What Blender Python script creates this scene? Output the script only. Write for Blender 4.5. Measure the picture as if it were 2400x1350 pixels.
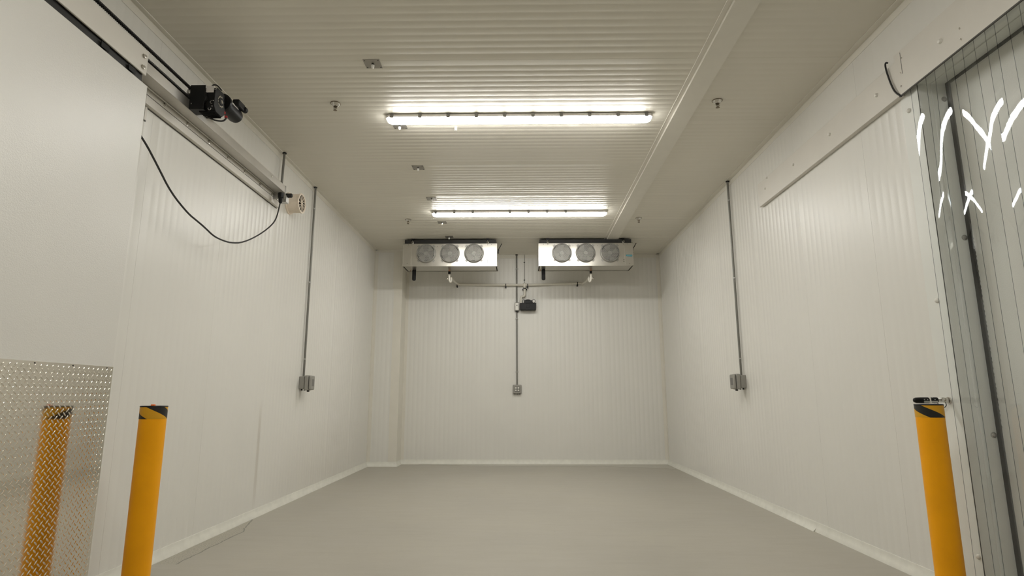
import bpy, bmesh, math, random
from mathutils import Vector, Matrix
PI = math.pi
random.seed(7)
for o in list(bpy.data.objects): bpy.data.objects.remove(o)
SC = bpy.context.scene
COL = SC.collection

# ------------------------------------------------------------------ camera, world, exposure
CF, CP, CY, CR = 1373.7, 0.1843, 0.0134, -0.0007
def cam_matrix():
    F = Vector((-math.sin(CY)*math.cos(CP), math.cos(CY)*math.cos(CP), math.sin(CP)))
    Rt = Vector((math.cos(CY), math.sin(CY), 0)); U = Rt.cross(F)
    c, s = math.cos(CR), math.sin(CR)
    a = c*Rt+s*U; b = -s*Rt+c*U
    m = Matrix((a, b, -F)).transposed().to_4x4(); m.translation = Vector((0, 0, 1.06)); return m
cd = bpy.data.cameras.new('camera'); cam = bpy.data.objects.new('camera', cd); COL.objects.link(cam)
cam.matrix_world = cam_matrix(); cd.sensor_width = 36; cd.lens = CF/2400*36; cd.clip_start = 0.02
SC.camera = cam
w = bpy.data.worlds.new('world'); SC.world = w; w.use_nodes = True
w.node_tree.nodes['Background'].inputs[0].default_value = (0.8, 0.8, 0.78, 1)
w.node_tree.nodes['Background'].inputs[1].default_value = 0.05
vs = SC.view_settings
vs.view_transform = 'Standard'; vs.look = 'None'; vs.exposure = 0.0; vs.gamma = 1.0; vs.use_curve_mapping = False
LAMP = 53.0        # brightness of the two lamp lenses

XL, XR, YB, ZC = -2.395, 2.381, 9.79, 3.469      # the room: left, right, back, ceiling
YF = -2.2
PITCH = 0.0747

# ------------------------------------------------------------------ materials
def mat(name, color, rough=0.5, metal=0.0, mottle=0.0, mscale=6, bump=0.0, bscale=150, spec=0.5, coat=0.0):
    m = bpy.data.materials.new(name); m.use_nodes = True
    nt = m.node_tree; n = nt.nodes; l = nt.links; p = n['Principled BSDF']
    p.inputs['Base Color'].default_value = (*color, 1); p.inputs['Roughness'].default_value = rough
    p.inputs['Metallic'].default_value = metal; p.inputs['Specular IOR Level'].default_value = spec
    p.inputs['Coat Weight'].default_value = coat
    tc = n.new('ShaderNodeTexCoord')
    if mottle:
        t = n.new('ShaderNodeTexNoise'); t.inputs['Scale'].default_value = mscale; t.inputs['Detail'].default_value = 5
        l.new(tc.outputs['Object'], t.inputs['Vector'])
        r = n.new('ShaderNodeValToRGB')
        r.color_ramp.elements[0].position = 0.3; r.color_ramp.elements[1].position = 0.7
        r.color_ramp.elements[0].color = (*[c*(1-mottle) for c in color], 1)
        r.color_ramp.elements[1].color = (*[min(1, c*(1+mottle)) for c in color], 1)
        l.new(t.outputs['Fac'], r.inputs['Fac']); l.new(r.outputs['Color'], p.inputs['Base Color'])
    if bump:
        t = n.new('ShaderNodeTexNoise'); t.inputs['Scale'].default_value = bscale; t.inputs['Detail'].default_value = 2
        l.new(tc.outputs['Object'], t.inputs['Vector'])
        b = n.new('ShaderNodeBump'); b.inputs['Strength'].default_value = bump; b.inputs['Distance'].default_value = 0.002
        l.new(t.outputs['Fac'], b.inputs['Height']); l.new(b.outputs['Normal'], p.inputs['Normal'])
    return m
WALLC = (0.755, 0.740, 0.692)
M = {}
M['wall'] = mat('white_panel', WALLC, 0.34, spec=0.38, mottle=0.015, mscale=1.5, bump=0.25, bscale=190)
M['ceil'] = mat('ceiling_panel', (0.725, 0.692, 0.605), 0.38, spec=0.25, mottle=0.015, mscale=1.5, bump=0.08, bscale=190)
M['door'] = mat('door_skin', (0.725, 0.71, 0.665), 0.34, spec=0.42, mottle=0.012, mscale=2, bump=0.45, bscale=170)
M['trim'] = mat('white_flashing', (0.74, 0.71, 0.63), 0.38, mottle=0.02, mscale=8)
M['cove'] = mat('cove_flashing', (0.78, 0.77, 0.70), 0.42, mottle=0.05, mscale=14)
M['seam'] = mat('dark_sealant', (0.09, 0.085, 0.075), 0.7)
M['groove'] = mat('joint_sealant', (0.42, 0.39, 0.33), 0.6)
M['rail'] = mat('white_aluminium', (0.69, 0.66, 0.60), 0.4, mottle=0.02)
M['track'] = mat('mill_aluminium', (0.52, 0.50, 0.46), 0.34, metal=0.85, mottle=0.04)
M['yellow'] = mat('yellow_sleeve', (0.95, 0.40, 0.0), 0.45, spec=0.3, mottle=0.06, mscale=5, bump=0.1, bscale=20)
M['black'] = mat('black_paint', (0.007, 0.007, 0.007), 0.42, spec=0.22)
M['rubber'] = mat('black_rubber', (0.02, 0.019, 0.018), 0.65)
M['foam'] = mat('black_foam', (0.012, 0.012, 0.012), 0.9)
M['dark'] = mat('dark_steel_and_shade', (0.014, 0.0135, 0.012), 0.6)  # dark steel parts; also paints shade in the door and cooler top gaps
M['galv'] = mat('galvanised_steel', (0.45, 0.44, 0.42), 0.38, metal=0.9, mottle=0.12, mscale=30)
M['conduit'] = mat('grey_conduit', (0.20, 0.195, 0.175), 0.42, metal=0.55)
M['greybox'] = mat('grey_cast_box', (0.30, 0.29, 0.26), 0.5)
M['greyface'] = mat('grey_window', (0.13, 0.125, 0.115), 0.3)
M['chrome'] = mat('chrome', (0.62, 0.6, 0.56), 0.18, metal=1.0)
M['sprink'] = mat('brass_sprinkler', (0.20, 0.16, 0.11), 0.3, metal=1.0)
M['alu'] = mat('embossed_aluminium', (0.55, 0.53, 0.48), 0.30, metal=0.92, mottle=0.03, mscale=8, bump=0.2, bscale=120)
M['guard'] = mat('grey_guard', (0.36, 0.35, 0.32), 0.45, metal=0.3)
M['inside'] = mat('dark_interior', (0.018, 0.018, 0.017), 0.8)
M['blade'] = mat('bright_blade', (0.34, 0.32, 0.29), 0.3, metal=0.85)
M['copper'] = mat('copper', (0.50, 0.27, 0.17), 0.35, metal=0.9)
M['pvc'] = mat('white_pvc', (0.72, 0.69, 0.61), 0.35)
M['cap'] = mat('white_nylon', (0.80, 0.78, 0.72), 0.4)
M['housing'] = mat('lamp_housing', (0.74, 0.70, 0.65), 0.45)
M['clip'] = mat('lamp_clip', (0.16, 0.15, 0.135), 0.4, metal=0.3)
M['plate'] = mat('grey_plate', (0.33, 0.31, 0.27), 0.42, metal=0.5)
M['peach'] = mat('peach_plastic', (0.80, 0.70, 0.58), 0.5)
M['orange'] = mat('orange_plastic', (1.0, 0.20, 0.02), 0.5)
M['red'] = mat('red_plug', (0.5, 0.03, 0.03), 0.4)
M['blue'] = mat('blue_badge', (0.02, 0.22, 0.28), 0.4)
M['paleink'] = mat('pale_ink', (0.45, 0.62, 0.62), 0.5)
M['greyink'] = mat('grey_ink', (0.33, 0.36, 0.34), 0.5)
M['paper'] = mat('paper_label', (0.62, 0.6, 0.56), 0.5, mottle=0.15, mscale=150)
M['diamond'] = mat('tread_plate_aluminium', (0.78, 0.745, 0.675), 0.085, metal=1.0, bump=0.05, bscale=9)
M['outer'] = mat('outer_door_skin', (0.74, 0.725, 0.67), 0.42, mottle=0.03, mscale=2, bump=0.3, bscale=190)
M['jamb'] = mat('jamb_skin', (0.76, 0.765, 0.72), 0.4, mottle=0.02)

def lens_mat():
    m = bpy.data.materials.new('lit_lens'); m.use_nodes = True
    nt = m.node_tree; n = nt.nodes; n.clear()
    e = n.new('ShaderNodeEmission'); o = n.new('ShaderNodeOutputMaterial')
    e.inputs[0].default_value = (1.0, 0.985, 0.94, 1); e.inputs[1].default_value = LAMP
    nt.links.new(e.outputs[0], o.inputs[0]); return m
M['lens'] = lens_mat()

def pvc_mat(name, tint, dark=0.0):
    m = bpy.data.materials.new(name); m.use_nodes = True
    nt = m.node_tree; n = nt.nodes; l = nt.links; n.clear()
    t = n.new('ShaderNodeBsdfTransparent'); t.inputs[0].default_value = (*tint, 1)
    g = n.new('ShaderNodeBsdfGlossy'); g.inputs['Roughness'].default_value = 0.02
    g.inputs[0].default_value = (0.9, 0.93, 0.95, 1)
    lw = n.new('ShaderNodeLayerWeight'); lw.inputs[0].default_value = 0.5
    pw = n.new('ShaderNodeMath'); pw.operation = 'POWER'; pw.inputs[1].default_value = 5.0; l.new(lw.outputs['Facing'], pw.inputs[0])
    f = n.new('ShaderNodeMath'); f.operation = 'MULTIPLY_ADD'; f.inputs[1].default_value = 0.8; f.inputs[2].default_value = 0.035; l.new(pw.outputs[0], f.inputs[0])
    tc = n.new('ShaderNodeTexCoord'); ns = n.new('ShaderNodeTexNoise'); ns.inputs['Scale'].default_value = 3.5
    mp = n.new('ShaderNodeMapping'); mp.inputs['Scale'].default_value = (1, 2, 0.35)
    b = n.new('ShaderNodeBump'); b.inputs['Strength'].default_value = 0.05; b.inputs['Distance'].default_value = 0.02
    l.new(tc.outputs['Object'], mp.inputs[0]); l.new(mp.outputs[0], ns.inputs['Vector'])
    l.new(ns.outputs['Fac'], b.inputs['Height']); l.new(b.outputs[0], g.inputs['Normal'])
    mx = n.new('ShaderNodeMixShader'); o = n.new('ShaderNodeOutputMaterial')
    l.new(f.outputs[0], mx.inputs[0]); l.new(t.outputs[0], mx.inputs[1]); l.new(g.outputs[0], mx.inputs[2])
    l.new(mx.outputs[0], o.inputs[0]); return m
M['strip'] = pvc_mat('clear_pvc', (0.990, 0.994, 0.993))
M['stripedge'] = pvc_mat('clear_pvc_edge', (0.25, 0.27, 0.30))

def band_mat(name, off):
    # yellow and black diagonal tape wrapped round a post of radius 0.0645
    m = bpy.data.materials.new(name); m.use_nodes = True
    nt = m.node_tree; n = nt.nodes; l = nt.links; p = n['Principled BSDF']
    p.inputs['Roughness'].default_value = 0.4
    tc = n.new('ShaderNodeTexCoord'); s = n.new('ShaderNodeSeparateXYZ'); l.new(tc.outputs['Object'], s.inputs[0])
    def ma(op, a, b=None):
        x = n.new('ShaderNodeMath'); x.operation = op
        for i, v in enumerate((a, b)):
            if v is None: continue
            if isinstance(v, (int, float)): x.inputs[i].default_value = v
            else: l.new(v, x.inputs[i])
        return x.outputs[0]
    th = ma('ARCTAN2', s.outputs[0], ma('MULTIPLY', s.outputs[1], -1.0))
    q = ma('ADD', ma('MULTIPLY', th, 0.0635), ma('MULTIPLY', ma('SUBTRACT', s.outputs[2], 1.02), 2.0))
    fr = ma('FRACT', ma('DIVIDE', ma('ADD', q, off), 0.1995))
    lt = ma('LESS_THAN', fr, 0.56)
    mx = n.new('ShaderNodeMix'); mx.data_type = 'RGBA'
    l.new(lt, mx.inputs[0]); mx.inputs[6].default_value = (0.012, 0.012, 0.011, 1); mx.inputs[7].default_value = (0.72, 0.36, 0.008, 1)
    l.new(mx.outputs[2], p.inputs['Base Color']); return m
M['band_a'] = band_mat('hazard_tape', 0.13)
M['band_b'] = band_mat('hazard_tape_worn', 0.075)

def floor_mat():
    m = bpy.data.materials.new('grey_floor_coating'); m.use_nodes = True
    nt = m.node_tree; n = nt.nodes; l = nt.links; p = n['Principled BSDF']
    p.inputs['Specular IOR Level'].default_value = 0.5
    tc = n.new('ShaderNodeTexCoord')
    def noise(sc, det, vec=None, rough=0.6):
        t = n.new('ShaderNodeTexNoise'); t.inputs['Scale'].default_value = sc; t.inputs['Detail'].default_value = det
        t.inputs['Roughness'].default_value = rough
        l.new(vec or tc.outputs['Object'], t.inputs['Vector']); return t.outputs['Fac']
    def ramp(f, a, b, ca, cb):
        r = n.new('ShaderNodeValToRGB'); e = r.color_ramp.elements
        e[0].position = a; e[1].position = b; e[0].color = (*ca, 1); e[1].color = (*cb, 1)
        l.new(f, r.inputs[0]); return r.outputs[0]
    def mix(f, a, b, mode='MIX'):
        x = n.new('ShaderNodeMix'); x.data_type = 'RGBA'; x.blend_type = mode
        if isinstance(f, float): x.inputs[0].default_value = f
        else: l.new(f, x.inputs[0])
        l.new(a, x.inputs[6]); l.new(b, x.inputs[7]); return x.outputs[2]
    base = ramp(noise(0.9, 5), 0.3, 0.7, (0.372, 0.350, 0.298), (0.418, 0.392, 0.330))
    mp = n.new('ShaderNodeMapping'); mp.inputs['Scale'].default_value = (1.2, 5.5, 1); mp.inputs['Rotation'].default_value = (0, 0, 0.25)
    l.new(tc.outputs['Object'], mp.inputs[0])
    streak = ramp(noise(2.2, 6, mp.outputs[0], 0.7), 0.42, 0.66, (1, 1, 1), (0.945, 0.94, 0.93))
    c = mix(1.0, base, streak, 'MULTIPLY')
    vo = n.new('ShaderNodeTexVoronoi'); vo.inputs['Scale'].default_value = 3.1; l.new(tc.outputs['Object'], vo.inputs['Vector'])
    spot = ramp(vo.outputs['Distance'], 0.012, 0.02, (0.35, 0.34, 0.3), (1, 1, 1))
    c = mix(1.0, c, spot, 'MULTIPLY')
    # scraped bare strip beside the left baseboard
    s = n.new('ShaderNodeSeparateXYZ'); l.new(tc.outputs['Object'], s.inputs[0])
    def ma(op, a, b=None):
        x = n.new('ShaderNodeMath'); x.operation = op
        for i, v in enumerate((a, b)):
            if v is None: continue
            if isinstance(v, (int, float)): x.inputs[i].default_value = v
            else: l.new(v, x.inputs[i])
        return x.outputs[0]
    wob = ma('MULTIPLY', ma('SUBTRACT', noise(5, 4), 0.5), 0.06)
    xx = ma('ADD', ma('SUBTRACT', s.outputs[0], XL+0.03), wob)
    taper = ma('MULTIPLY', ma('SUBTRACT', 5.42, s.outputs[1]), 0.30)
    lim = ma('MINIMUM', taper, 0.14)
    inside = ma('MULTIPLY', ma('LESS_THAN', xx, lim), ma('GREATER_THAN', s.outputs[1], 4.02))
    edge = ma('MULTIPLY', ma('LESS_THAN', ma('ABSOLUTE', ma('SUBTRACT', xx, ma('SUBTRACT', lim, 0.006))), 0.006), inside)
    gr = ramp(noise(120, 4, None, 0.8), 0.40, 0.56, (0.22, 0.205, 0.165), (0.46, 0.43, 0.355))
    c = mix(inside, c, gr)
    dk = n.new('ShaderNodeRGB'); dk.outputs[0].default_value = (0.17, 0.16, 0.13, 1)
    c = mix(edge, c, dk.outputs[0])
    l.new(c, p.inputs['Base Color'])
    rr = n.new('ShaderNodeMapRange'); rr.inputs[3].default_value = 0.30; rr.inputs[4].default_value = 0.48
    l.new(noise(1.8, 5), rr.inputs[0]); l.new(rr.outputs[0], p.inputs['Roughness'])
    b = n.new('ShaderNodeBump'); b.inputs['Strength'].default_value = 0.15; b.inputs['Distance'].default_value = 0.004
    l.new(noise(14, 4), b.inputs['Height']); l.new(b.outputs[0], p.inputs['Normal'])
    return m
M['floor'] = floor_mat()
M['floor_sheet'] = mat('pale_floor_sheet', (0.45, 0.43, 0.37), 0.4, mottle=0.05)

def stained_wall():
    # the left wall panel carries a brown drip mark down one joint and faint rubbed scuffs
    m = M['wall'].copy(); m.name = 'white_panel_stained'; nt = m.node_tree; n = nt.nodes; l = nt.links; p = n['Principled BSDF']
    src = p.inputs['Base Color'].links[0].from_socket
    tc = n.new('ShaderNodeTexCoord'); s = n.new('ShaderNodeSeparateXYZ'); l.new(tc.outputs['Object'], s.inputs[0])
    def ma(op, a, b=None):
        x = n.new('ShaderNodeMath'); x.operation = op
        for i, v in enumerate((a, b)):
            if v is None: continue
            if isinstance(v, (int, float)): x.inputs[i].default_value = v
            else: l.new(v, x.inputs[i])
        return x.outputs[0]
    def bump(sock, c, w_): # soft window round c
        q = ma('DIVIDE', ma('SUBTRACT', sock, c), w_); return ma('MAXIMUM', ma('SUBTRACT', 1.0, ma('MULTIPLY', q, q)), 0.0)
    mp = n.new('ShaderNodeMapping'); mp.inputs['Scale'].default_value = (1, 14, 0.8); l.new(tc.outputs['Object'], mp.inputs[0])
    t = n.new('ShaderNodeTexNoise'); t.inputs['Scale'].default_value = 2.4; t.inputs['Detail'].default_value = 6; l.new(mp.outputs[0], t.inputs['Vector'])
    a = ma('MULTIPLY', bump(s.outputs[1], 5.495, 0.035), bump(s.outputs[2], 0.55, 0.5))
    b = ma('MULTIPLY', ma('MULTIPLY', bump(s.outputs[1], 7.6, 2.0), bump(s.outputs[2], 0.1, 0.7)), ma('MULTIPLY', t.outputs['Fac'], 0.55))
    f = ma('MINIMUM', ma('ADD', ma('MULTIPLY', ma('MULTIPLY', a, t.outputs['Fac']), 0.9), ma('MULTIPLY', b, 0.6)), 0.8)
    mx = n.new('ShaderNodeMix'); mx.data_type = 'RGBA'; l.new(f, mx.inputs[0]); l.new(src, mx.inputs[6]); mx.inputs[7].default_value = (0.42, 0.37, 0.29, 1)
    l.new(mx.outputs[2], p.inputs['Base Color']); return m
M['wall_stained'] = stained_wall()

# ------------------------------------------------------------------ helpers
def wl(o):
    v = Vector((0, 0, 0))
    while o is not None: v += o.location; o = o.parent
    return v
class MB:
    def __init__(s): s.v = []; s.f = []; s.mi = []
    def add(s, vs_, fs, mi=0):
        b = len(s.v); s.v += [tuple(x) for x in vs_]
        for f in fs: s.f.append([b+i for i in f]); s.mi.append(mi)
        return s
    def box(s, x0, x1, y0, y1, z0, z1, mi=0, rot=None, piv=None):
        vs_ = [Vector((x, y, z)) for z in (z0, z1) for y in (y0, y1) for x in (x0, x1)]
        if rot is not None:
            pv = Vector(piv) if piv is not None else Vector(((x0+x1)/2, (y0+y1)/2, (z0+z1)/2))
            vs_ = [pv+rot @ (v-pv) for v in vs_]
        return s.add(vs_, [(0, 2, 3, 1), (4, 5, 7, 6), (0, 1, 5, 4), (2, 6, 7, 3), (0, 4, 6, 2), (1, 3, 7, 5)], mi)
    def prism(s, poly, axis, a, b, mi=0):
        # poly: list of 2D points; axis 0: (y,z) extruded in x, 1: (x,z) in y, 2: (x,y) in z
        def P(p, t): return ((t, p[0], p[1]), (p[0], t, p[1]), (p[0], p[1], t))[axis]
        n = len(poly); vs_ = [P(p, a) for p in poly]+[P(p, b) for p in poly]
        fs = [tuple(range(n))[::-1], tuple(range(n, 2*n))]+[(i, (i+1) % n, n+(i+1) % n, n+i) for i in range(n)]
        return s.add(vs_, fs, mi)
    def frame(s, d):
        d = Vector(d).normalized(); a = Vector((0, 0, 1)) if abs(d.z) < 0.9 else Vector((1, 0, 0))
        u = d.cross(a).normalized(); return u, d.cross(u).normalized()
    def cyl(s, p0, p1, r0, r1=None, seg=20, mi=0, caps=True):
        r1 = r0 if r1 is None else r1; p0 = Vector(p0); p1 = Vector(p1); u, v = s.frame(p1-p0)
        vs_ = []
        for p, r in ((p0, r0), (p1, r1)):
            for i in range(seg):
                a = 2*PI*i/seg; vs_.append(p+r*(math.cos(a)*u+math.sin(a)*v))
        fs = [(i, (i+1) % seg, seg+(i+1) % seg, seg+i) for i in range(seg)]
        if caps: fs += [tuple(range(seg))[::-1], tuple(range(seg, 2*seg))]
        return s.add(vs_, fs, mi)
    def lathe(s, prof, org, d=(0, 0, 1), seg=28, mi=0):
        # prof: list of (radius, height along d)
        org = Vector(org); d = Vector(d).normalized(); u, v = s.frame(d); vs_ = []
        for r, h in prof:
            for i in range(seg):
                a = 2*PI*i/seg; vs_.append(org+d*h+max(r, 1e-4)*(math.cos(a)*u+math.sin(a)*v))
        fs = []
        for k in range(len(prof)-1):
            for i in range(seg):
                j = (i+1) % seg; fs.append((k*seg+i, k*seg+j, (k+1)*seg+j, (k+1)*seg+i))
        fs.append(tuple(range(seg))[::-1]); fs.append(tuple(range((len(prof)-1)*seg, len(prof)*seg)))
        return s.add(vs_, fs, mi)
    def tube(s, pts, r, seg=10, mi=0, smooth=0, closed=False):
        pts = [Vector(p) for p in pts]
        for _ in range(smooth):   # Chaikin corner cutting
            q = [pts[0]]
            for a, b in zip(pts, pts[1:]): q += [a*0.75+b*0.25, a*0.25+b*0.75]
            pts = q+[pts[-1]]
        n = len(pts); vs_ = []; pu = None
        for i, p in enumerate(pts):
            if closed: d = pts[(i+1) % n]-pts[i-1]
            else: d = pts[min(i+1, n-1)]-pts[max(i-1, 0)]
            d.normalize()
            if pu is None: pu, _ = s.frame(d)
            u = (pu-d*pu.dot(d)).normalized(); v = d.cross(u); pu = u
            for k in range(seg):
                a = 2*PI*k/seg; vs_.append(p+r*(math.cos(a)*u+math.sin(a)*v))
        fs = []
        for i in range(n if closed else n-1):
            i2 = (i+1) % n
            for k in range(seg):
                k2 = (k+1) % seg; fs.append((i*seg+k, i*seg+k2, i2*seg+k2, i2*seg+k))
        if not closed: fs += [tuple(range(seg))[::-1], tuple(range((n-1)*seg, n*seg))]
        return s.add(vs_, fs, mi)
    def build(s, name, mats, parent=None, bevel=0, segs=2, fix=True, sharp=0.6):
        me = bpy.data.meshes.new(name); off = wl(parent)
        me.from_pydata([tuple(Vector(v)-off) for v in s.v], [], s.f)
        if not isinstance(mats, (list, tuple)): mats = [mats]
        for m in mats: me.materials.append(M[m] if isinstance(m, str) else m)
        for p, mi in zip(me.polygons, s.mi): p.material_index = mi
        bm = bmesh.new(); bm.from_mesh(me)
        if fix: bmesh.ops.recalc_face_normals(bm, faces=bm.faces)
        for f in bm.faces: f.smooth = True
        for e in bm.edges:
            if len(e.link_faces) == 2: e.smooth = e.calc_face_angle(0) < sharp
        bm.to_mesh(me); bm.free(); me.update()
        o = bpy.data.objects.new(name, me); COL.objects.link(o)
        if parent is not None: o.parent = parent
        if bevel:
            b = o.modifiers.new('bevel', 'BEVEL'); b.width = bevel; b.segments = segs; b.limit_method = 'ANGLE'; b.harden_normals = False
        return o
def thing(name, label, cat, loc=(0, 0, 0), group=None):
    o = bpy.data.objects.new(name, None); COL.objects.link(o); o.location = loc; o.empty_display_size = 0.05
    o['label'] = label; o['category'] = cat
    if group: o['group'] = group
    return o
def tag(o, label, cat, group=None):
    o['label'] = label; o['category'] = cat
    if group: o['group'] = group
    return o
def struct(o, label=None, cat=None):
    o['kind'] = 'structure'
    if label: o['label'] = label
    if cat: o['category'] = cat
    return o
def dup(root, loc, label, group=None):
    r = root.copy(); COL.objects.link(r); r.location = loc; r['label'] = label
    if group: r['group'] = group
    for ch in list(root.children):
        c = ch.copy(); COL.objects.link(c); c.parent = r
        for g in list(ch.children):
            d = g.copy(); COL.objects.link(d); d.parent = c
    return r

# ------------------------------------------------------------------ the room shell
RD = 0.0010
def rib_profile(a, b, joint, span=0.971, n=13):
    # (position, depth into the panel): shallow flat-bottomed ribs every PITCH, a narrow joint every span
    pts = [(a, 0.0)]
    k0 = int(math.floor((a-joint)/PITCH))-1; k1 = int(math.ceil((b-joint)/PITCH))+1
    for k in range(k0, k1+1):
        c = joint+k*PITCH
        if k % n == 0: seg = [(c-0.0016, 0), (c-0.0007, 0.0012), (c+0.0007, 0.0012), (c+0.0016, 0)]
        else: seg = [(c-0.0125, 0), (c-0.0070, RD), (c+0.0070, RD), (c+0.0125, 0)]
        for q in seg:
            if a < q[0] < b: pts.append(q)
    pts.append((b, 0.0)); return pts
def ribbed(name, m, prof, P, lo, hi, extra=None):
    mb = MB(); vs_ = []; fs = []
    for t, d in prof: vs_ += [P(t, d, lo), P(t, d, hi)]
    for i in range(len(prof)-1): fs.append((2*i, 2*i+2, 2*i+3, 2*i+1))
    mb.add(vs_, fs)
    if extra: extra(mb)
    return mb
OY1, OY0, OZ = 3.258, 1.0, 2.905          # doorway in the right wall
# floor
fl = MB().box(XL-0.2, XR+1.2, YF-0.1, YB+0.2, -0.12, 0.0).build('floor', 'floor'); struct(fl)
# ceiling
mb = ribbed('ceiling', 'ceil', rib_profile(YF, YB, 3.877), lambda t, d, x: (x, t, ZC+d), XL, XR)
mb.box(XL-0.2, XR+0.2, YF-0.1, YB+0.2, ZC+0.006, ZC+0.12)
struct(mb.build('ceiling', 'ceil', fix=False))
# left wall
mb = ribbed('wall_left', 'wall', rib_profile(YF, YB, 5.475), lambda t, d, z: (XL-d, t, z), 0.0, ZC)
mb.box(XL-0.12, XL-0.006, YF, YB, 0.0, ZC)
struct(mb.build('wall_left', 'wall_stained', fix=False))
# right wall with its doorway
mb = ribbed('wall_right', 'wall', rib_profile(OY1, YB, 3.85), lambda t, d, z: (XR+d, t, z), 0.0, ZC)
for args in (((OY0, OY1), OZ, ZC), ((YF, OY0), 0.0, ZC)):
    p = rib_profile(args[0][0], args[0][1], 3.85); b0 = len(mb.v)
    vs_ = []
    for t, d in p: vs_ += [(XR+d, t, args[1]), (XR+d, t, args[2])]
    mb.add(vs_, [(2*i, 2*i+2, 2*i+3, 2*i+1) for i in range(len(p)-1)])
mb.box(XR+0.006, XR+0.17, OY1+0.001, YB, 0, ZC); mb.box(XR+0.006, XR+0.17, YF, OY0, 0, ZC); mb.box(XR+0.006, XR+0.17, OY0, OY1, OZ+0.001, ZC)
struct(mb.build('wall_right', 'wall', fix=False))
# lining of the doorway
mb = MB(); mb.box(XR, XR+0.17, OY1-0.004, OY1, 0, OZ); mb.box(XR, XR+0.17, OY0, OY0+0.004, 0, OZ); mb.box(XR, XR+0.17, OY0, OY1, OZ-0.004, OZ)
mb.box(XR+0.075, XR+0.085, OY1-0.010, OY1-0.004, 0, OZ-0.004); mb.box(XR+0.075, XR+0.085, OY0, OY1-0.01, OZ-0.010, OZ-0.004)
struct(mb.build('trim_1', 'jamb'))
# back wall, front wall (behind the camera)
mb = ribbed('wall_back', 'wall', rib_profile(XL, XR, 0.464), lambda t, d, z: (t, YB+d, z), 0.0, ZC)
mb.box(XL, XR, YB+0.006, YB+0.12, 0, ZC)
struct(mb.build('wall_back', 'wall', fix=False))
struct(MB().box(XL-0.12, XR+0.17, YF-0.1, YF, 0, ZC).build('wall_front', 'wall'))
# boxed column in the back left corner
CXR, CYF = -1.935, 9.45
mb = ribbed('c', 'wall', rib_profile(XL, CXR, -2.02, n=99), lambda t, d, z: (t, CYF+d, z), 0.0, ZC)
mb.box(XL, CXR, CYF+0.004, YB, 0, ZC)
struct(mb.build('wall_column', 'wall', fix=False))

# flashings: angle strips along the ceiling, corner strips, strip on the column
T = 0.003
mb = MB(); mb.box(XL, XL+0.036, YF, CYF, ZC-T, ZC); mb.box(XL, XL+T, YF, CYF, ZC-0.056, ZC-T); mb.cyl((XL+0.036, YF, ZC-0.002), (XL+0.036, CYF, ZC-0.002), 0.003, seg=8)
mb.cyl((XL+0.002, YF, ZC-0.056), (XL+0.002, CYF, ZC-0.056), 0.003, seg=8)
struct(mb.build('trim_2', 'trim'))
mb = MB(); mb.box(XR-0.048, XR, YF, YB, ZC-T, ZC); mb.box(XR-T, XR, YF, YB, ZC-0.052, ZC-T); mb.cyl((XR-0.048, YF, ZC-0.002), (XR-0.048, YB, ZC-0.002), 0.003, seg=8)
mb.cyl((XR-0.002, YF, ZC-0.052), (XR-0.002, YB, ZC-0.052), 0.003, seg=8)
struct(mb.build('trim_3', 'trim'))
mb = MB(); mb.box(CXR, XR, YB-0.05, YB, ZC-T, ZC); mb.box(CXR, XR, YB-T, YB, ZC-0.065, ZC-T)
mb.box(XL, CXR, CYF-0.04, CYF, ZC-T, ZC); mb.box(XL, CXR, CYF-T, CYF, ZC-0.04, ZC-T)
struct(mb.build('trim_4', 'trim'))
mb = MB()   # vertical corner strips
mb.box(XR-0.05, XR, YB-T, YB, 0.06, ZC-0.06); mb.box(XR-T, XR, YB-0.05, YB, 0.06, ZC-0.06)
mb.box(XL, XL+0.05, CYF-T, CYF, 0.06, ZC-0.06); mb.box(XL, XL+T, CYF-0.05, CYF, 0.06, ZC-0.06)
mb.box(CXR-0.13, CXR+T, CYF-T, CYF, 0.06, 2.82); mb.box(CXR, CXR+T, CYF, YB, 0.06, 2.82)
mb.box(CXR-0.15, CXR+T+0.001, CYF-T-0.002, CYF, 2.82, ZC-0.04); mb.box(CXR, CXR+T+0.001, CYF, YB, 2.82, ZC-0.06)
mb.box(CXR, CXR+0.05, YB-T, YB, 0.06, ZC-0.06)
struct(mb.build('trim_5', 'trim'))
# strip running along the ceiling to the back wall
mb = MB()
def strip_box(x0a, x1a, x0b, x1b, z0, z1, ya=YF, yb=YB):
    vs_ = [(x0a, ya, z0), (x1a, ya, z0), (x1b, yb, z0), (x0b, yb, z0), (x0a, ya, z1), (x1a, ya, z1), (x1b, yb, z1), (x0b, yb, z1)]
    mb.add(vs_, [(0, 3, 2, 1), (4, 5, 6, 7), (0, 1, 5, 4), (1, 2, 6, 5), (2, 3, 7, 6), (3, 0, 4, 7)])
strip_box(1.262, 1.455, 1.318, 1.525, ZC-0.002, ZC)
strip_box(1.300, 1.450, 1.352, 1.520, ZC-0.024, ZC-0.002)
mb.cyl((1.262, YF, ZC-0.002), (1.318, YB, ZC-0.002), 0.003, seg=8)
struct(mb.build('trim_6', 'trim'))

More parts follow.
